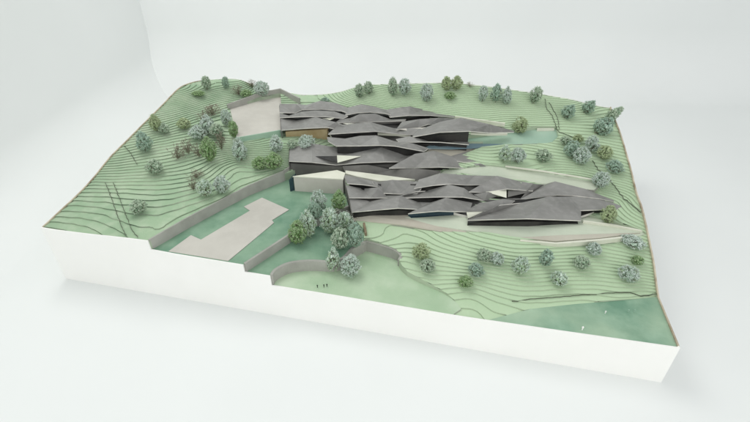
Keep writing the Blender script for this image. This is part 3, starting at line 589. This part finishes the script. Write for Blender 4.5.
# (centre x, centre y, width px, height px, kind, tilt degrees towards right, label)
TREES = [
 (206, 82, 9, 13, 'sage', 0, 'grey green tree at the far left corner of the model, on the crest'),
 (225, 82, 7, 11, 'teal', 0, 'small dark green tree on the left crest, just right of the corner tree'),
 (198, 93, 12, 8, 'green', 0, 'low dull green bush below the far left corner tree'),
 (155, 122, 11, 16, 'olive', 0, 'olive tree standing against the left edge silhouette'),
 (164, 128, 10, 11, 'sage', 0, 'small grey green tree just right of the olive tree at the left edge'),
 (144, 141, 15, 20, 'teal', -5, 'tall blue green tree on the left edge, lowest tree of the silhouette'),
 (183, 123, 13, 12, 'olive', 0, 'loose olive bush on the left hill, left of the brown twig trees'),
 (154, 166, 16, 16, 'sage', 0, 'round grey green tree alone on the left hill under the edge trees'),
 (212, 110, 18, 13, 'brown', 0, 'dark brown bare tree in front of the beige deck, uppermost of the brown ones'),
 (204, 117, 12, 12, 'brown', 0, 'dark brown bare tree left of the uppermost brown tree'),
 (207, 124, 15, 18, 'blue', 0, 'blue grey tree at the top of the big cluster on the left hill'),
 (198, 132, 17, 15, 'blue', 0, 'wide pale blue tree low in the big cluster on the left hill'),
 (216, 130, 13, 15, 'sage', 0, 'grey green tree on the right side of the big cluster on the left hill'),
 (176, 152, 13, 14, 'brown', 0, 'brown bare tree lowest and leftmost in the row below the big cluster'),
 (187, 147, 14, 14, 'brown', 0, 'brown bare tree second from the left in the row below the big cluster'),
 (198, 151, 11, 12, 'brown', 0, 'brown bare tree touching the left side of the bright green cone tree'),
 (220, 141, 11, 16, 'brown', 0, 'brown bare tree touching the right side of the bright green cone tree'),
 (208, 149, 14, 23, 'green', 0, 'bright green cone shaped tree below the big cluster on the left hill'),
 (226, 117, 10, 16, 'blue', 0, 'narrow blue grey tree at the left end of the beige deck'),
 (233, 128, 9, 16, 'green', 0, 'saturated green column tree at the lower left corner of the beige deck'),
 (239, 149, 14, 22, 'blue', 0, 'tall blue grey tree in front of the beige deck'),
 (204, 187, 15, 18, 'pale', 0, 'pale tree left of a pair beside the long retaining wall'),
 (221, 184, 15, 18, 'blue', 0, 'blue grey tree right of a pair beside the long retaining wall'),
 (195, 174, 13, 10, 'brown', 0, 'brown bare tree just above the pale tree of the pair by the long wall'),
 (192, 184, 10, 12, 'brown', 0, 'small brown bare tree left of the pale tree of the pair by the long wall'),
 (138, 206, 15, 15, 'sage', 0, 'single round pale sage tree near the front left of the hill'),
 (276, 143, 14, 17, 'blue', 0, 'blue grey tree under the front wall of the upper building, left one'),
 (307, 142, 15, 16, 'blue', 0, 'blue green tree in front of the ochre wall of the upper building'),
 (292, 144, 10, 10, 'sage', 0, 'small sage bush between the two blue trees by the ochre wall'),
 (259, 162, 15, 14, 'green', 0, 'green bush left of a pair above the top end of the long wall'),
 (273, 160, 17, 18, 'green', 0, 'large green bush right of a pair above the top end of the long wall'),
 (238, 90, 11, 10, 'brown', 0, 'brown bare bush on the left crest above the beige deck'),
 (246, 93, 11, 9, 'green', 0, 'dull green bush on the crest above the beige deck'),
 (261, 88, 14, 15, 'blue', 0, 'blue grey tree on the crest directly behind the beige deck'),
 (252, 84, 10, 8, 'brown', 0, 'bare twiggy shrub between the bushes on the crest behind the beige deck'),
 (325, 100, 9, 7, 'teal', 0, 'tiny dark bush just behind the left end of the upper roof'),
 (359, 90, 9, 13, 'sage', 0, 'grey green tree on the back crest, left of a close pair above upper roof'),
 (369, 87, 9, 12, 'sage', 0, 'grey green tree on the back crest, right of a close pair above upper roof'),
 (393, 86, 9, 17, 'sage', 0, 'tall narrow sage tree on the back crest, centre left'),
 (405, 86, 12, 16, 'blue', 0, 'blue grey tree touching the tall narrow sage tree on the back crest'),
 (409, 79, 11, 6, 'white', 0, 'whitish bare twigs above the blue tree on the back crest'),
 (427, 92, 12, 17, 'blue', 0, 'blue green tree alone on the back slope, left of the olive pair'),
 (447, 83, 10, 13, 'olive', 0, 'olive tree left of a pair on the back crest'),
 (457, 82, 11, 14, 'olive', 0, 'olive tree right of a pair on the back crest'),
 (450, 95, 11, 9, 'green', 0, 'low green bush under the olive pair on the back slope'),
 (470, 84, 12, 8, 'white', 0, 'whitish bare twig shrub on the back crest, right of the olive pair'),
 (483, 93, 9, 15, 'blue', 0, 'blue grey tree on the back slope, left one of a row of three'),
 (497, 92, 11, 17, 'teal', 0, 'dark teal tree on the back slope, middle one of a row of three'),
 (508, 95, 10, 16, 'blue', 0, 'blue grey tree on the back slope, right one of a row of three'),
 (535, 94, 11, 16, 'sage', 8, 'grey sage tree beside the top of the dark thread path on the right'),
 (521, 122, 14, 16, 'olive', 0, 'pale olive tree just behind the flat teal lawn'),
 (566, 110, 13, 15, 'teal', 25, 'leaning teal tree on the upper right slope, left of the edge trees'),
 (586, 105, 12, 14, 'teal', 30, 'leaning teal tree on the upper right skyline'),
 (598, 123, 18, 20, 'teal', 38, 'dark teal tree lying over at the upper right edge'),
 (608, 111, 11, 18, 'sage', 38, 'grey green tree leaning out past the upper right edge'),
 (566, 140, 11, 9, 'sage', 0, 'thin sage shrub where the thread path ends near the teal lawn'),
 (578, 138, 10, 9, 'olive', 0, 'thin olive shrub above the blue tree cluster on the right'),
 (573, 148, 14, 16, 'teal', 0, 'dark teal tree left in the cluster on the right slope'),
 (582, 155, 16, 18, 'blue', 0, 'round blue grey tree lowest in the cluster on the right slope'),
 (593, 143, 13, 16, 'blue', 0, 'blue grey tree right in the cluster on the right slope'),
 (605, 152, 14, 14, 'olive', 0, 'dull olive tree right of the cluster on the right slope'),
 (615, 166, 16, 14, 'teal', 0, 'teal tree nearest to the right edge, upper of two beside the thread path'),
 (602, 179, 16, 17, 'blue', 0, 'blue grey tree at the right tip of the long white kerb'),
 (544, 155, 15, 14, 'sage', 0, 'low sage tree alone between the pale pair and the right cluster'),
 (505, 153, 12, 17, 'pale', 0, 'pale tree left one of a pair beside the water strip'),
 (519, 155, 14, 16, 'blue', 0, 'blue pale tree right one of a pair beside the water strip'),
 (609, 214, 14, 18, 'olive', 0, 'yellow green tree at the right end of the lowest roof'),
 (634, 241, 22, 14, 'blue', 0, 'wide blue tree at the right edge at the end of the pale ramp'),
 (595, 248, 15, 14, 'blue', 0, 'blue grey tree just below the white kerb of the pale ramp'),
 (582, 261, 16, 15, 'sage', 0, 'sage tree on the front right hill, centre of the upper row'),
 (547, 257, 13, 19, 'teal', 0, 'tall teal tree on the front right hill, left of the centre sage tree'),
 (521, 265, 16, 20, 'pale', 0, 'large pale tree on the front right hill, left of the tall teal one'),
 (497, 258, 13, 13, 'blue', 0, 'blue tree on the front right hill, right of two touching at its left end'),
 (484, 255, 14, 14, 'sage', 0, 'sage tree on the front right hill, left of two touching at its left end'),
 (476, 269, 15, 14, 'teal', 0, 'teal tree directly above the yellow green bush on the front hill'),
 (466, 281, 14, 13, 'green', 0, 'bright green bush lowest of all trees on the front hill'),
 (638, 260, 11, 10, 'green', 0, 'small green bush near the right edge above the dark blue tree'),
 (630, 273, 18, 17, 'blue', 0, 'blue tree near the right edge, lowest on the right of the front hill'),
 (560, 278, 15, 15, 'pale', 0, 'pale sage tree lowest in the middle of the front right hill'),
 (421, 251, 17, 17, 'olive', 0, 'olive sage tree on the pale slope in front of the lowest building'),
 (428, 265, 14, 14, 'sage', 0, 'small sage tree just below the olive one on the pale slope'),
 (318, 199, 15, 21, 'blue', 0, 'blue tree at the back of the court cluster, in front of the cream block'),
 (339, 199, 14, 22, 'green', 0, 'saturated green tree at the corner of the lowest roof, back of the court cluster'),
 (297, 231, 17, 26, 'green', 0, 'green tree at the left end of the court cluster beside the short retaining wall'),
 (308, 223, 16, 28, 'pale', 0, 'tall pale sage tree second from the left in the court cluster'),
 (315, 215, 13, 18, 'teal', 0, 'teal tree behind the tall pale one in the court cluster'),
 (330, 220, 17, 27, 'pale', 0, 'pale blue tree in the centre of the court cluster'),
 (333, 214, 18, 17, 'white', 0, 'whitish twig tree rising over the centre of the court cluster'),
 (345, 221, 15, 22, 'pale', 0, 'pale tree at the upper right of the court cluster'),
 (350, 217, 15, 14, 'white', 0, 'whitish twig tree at the right of the court cluster'),
 (339, 238, 17, 23, 'sage', 0, 'sage green tree at the front middle of the court cluster'),
 (355, 235, 15, 25, 'teal', 0, 'teal green tree at the right end of the court cluster beside the brown board'),
 (331, 251, 14, 26, 'pale', 5, 'slender pale tree standing forward on the green court'),
 (351, 265, 19, 24, 'blue', 0, 'large blue grey tree in front of the curved low wall on the pale lawn'),
]
rnd = random.Random(5)
for i, (cx, cy, w, h, kd, tilt, lab) in enumerate(TREES):
    z = .2; hw = .05
    for _ in range(20):
        p = at(cx, cy, z); s = depth(p) / FP; ww = w * s * 1.1
        th = 0.55
        hh = h * s * 1.05; x2 = max(hh * hh - (ww * .55) ** 2, (.5 * hh) ** 2); hw = math.sqrt(x2) / .84
        gx = min(max(p[0], .012), W - .012); gy = min(max(p[1], .012), dback(gx) - .012)
        z = .6 * z + .4 * (ground(gx, gy) + hw * .5)
    g = ground(gx, gy)
    if kd == 'brown': ww *= 1.25; hw *= 1.2
    o = empty('tree', (gx, gy, g), lab, 'model tree', 'dried flower model trees on the landscape')
    o.rotation_euler = (rnd.uniform(-.06, .06), math.radians(tilt) + rnd.uniform(-.06, .06), rnd.uniform(0, 6.28)) if tilt == 0 else (0, math.radians(tilt), 0)
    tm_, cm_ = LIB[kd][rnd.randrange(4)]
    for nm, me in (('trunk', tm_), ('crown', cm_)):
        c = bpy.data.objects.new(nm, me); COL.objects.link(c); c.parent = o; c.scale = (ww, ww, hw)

# ------------------------------------------------------------------ tiny people
def person(px, py, mt, lab, hgt=.009):
    z = .11
    for _ in range(6): p = at(px, py, z); z = ground(p[0], max(p[1], .004))
    prof = [(0, 0), (.10, 0), (.11, .02), (.08, .25), (.13, .48), (.12, .60), (.19, .78), (.17, .84), (.05, .86), (.05, .88), (.09, .92), (.08, .98), (0, 1.0)]
    v = []; f = []; n = 8
    for r, hh in prof:
        for k in range(n): v.append((r * hgt * math.cos(k * 6.283 / n) * 1.15, r * hgt * math.sin(k * 6.283 / n) * .75, hh * hgt))
    for i in range(len(prof) - 1):
        for k in range(n): f.append((i * n + k, i * n + (k + 1) % n, (i + 1) * n + (k + 1) % n, (i + 1) * n + k))
    o = link_mesh('person', v, f, M[mt], smooth=True); o.location = (p[0], p[1], z); tag(o, lab, 'person figure', 'tiny standing figures on the model')
person(317.5, 287.5, 'dark', 'tiny dark standing figure on the pale lawn, left of three')
person(324, 287, 'dark', 'tiny dark standing figure on the pale lawn, middle of three')
person(327, 286.5, 'dark', 'tiny dark standing figure on the pale lawn, right of three')
person(582, 330, 'card', 'tiny white standing figure near the front edge of the dark green tip', .012)
person(605, 313.5, 'card', 'tiny white standing figure in the middle of the dark green tip')
person(628, 312, 'teal', 'tiny dark green standing figure on the dark green tip, left of two')
person(634, 312, 'teal', 'tiny dark green standing figure on the dark green tip, right of two')

# ------------------------------------------------------------------ white studio: floor sweeping up into a back wall, side wall on the left
fw = np.array([F[0], F[1], 0]); fw /= np.linalg.norm(fw); o2 = np.array([C[0], C[1], 0])
def rp(a, b, z): q = o2 + fw * a + RT * b; return (q[0], q[1], z)
prof = [(-6, 0)] + [(2.38, 0)] + [(2.40 + .35 * math.sin(t), .35 - .35 * math.cos(t)) for t in np.linspace(.03, math.pi / 2, 40)] + [(2.75, 5)]
left = -1.31
v = []; f = []
for a, z in prof: v += [rp(a, left - .02, z), rp(a, 6, z)]
for i in range(len(prof) - 1): f.append((2 * i, 2 * i + 1, 2 * i + 3, 2 * i + 2))
structure(link_mesh('floor', v, f, M['wall_white'], smooth=True))
# side wall with a coved foot
pr = [(left + .22 - .22 * math.sin(t), .22 - .0003 - .22 * math.cos(t)) for t in np.linspace(0, math.pi / 2, 40)] + [(left, 5)]
v = []; f = []
for b, z in pr: v += [rp(-6, b, z), rp(2.75, b, z)]
for i in range(len(pr) - 1): f.append((2 * i, 2 * i + 2, 2 * i + 3, 2 * i + 1))
structure(link_mesh('wall', v, f, M['wall_white'], smooth=True))

# ------------------------------------------------------------------ light
w = bpy.data.worlds.new('World'); scene.world = w; w.use_nodes = True
bg = w.node_tree.nodes['Background']; bg.inputs[0].default_value = (.97, .99, 1.0, 1); bg.inputs[1].default_value = .725
def area(name, loc, target, size, power, col):
    l = bpy.data.lights.new(name, 'AREA'); l.shape = 'RECTANGLE'; l.size = size[0]; l.size_y = size[1]; l.energy = power; l.color = col
    o = bpy.data.objects.new(name, l); COL.objects.link(o); o.location = loc
    o.rotation_euler = (Vector(target) - Vector(loc)).to_track_quat('-Z', 'Y').to_euler(); return o
area('key_softbox', (-.2, .75, 2.4), (.8, .4, .1), (1.3, 1.3), 21, (1, .99, .96))
area('front_softbox', (2.3, -2.7, 1.7), (.6, .2, .2), (3.0, 2.0), 36, (1, .99, .97))

scene.render.engine = 'CYCLES'
scene.view_settings.view_transform = 'Standard'; scene.view_settings.look = 'None'; scene.view_settings.exposure = 0.06; scene.view_settings.gamma = 1
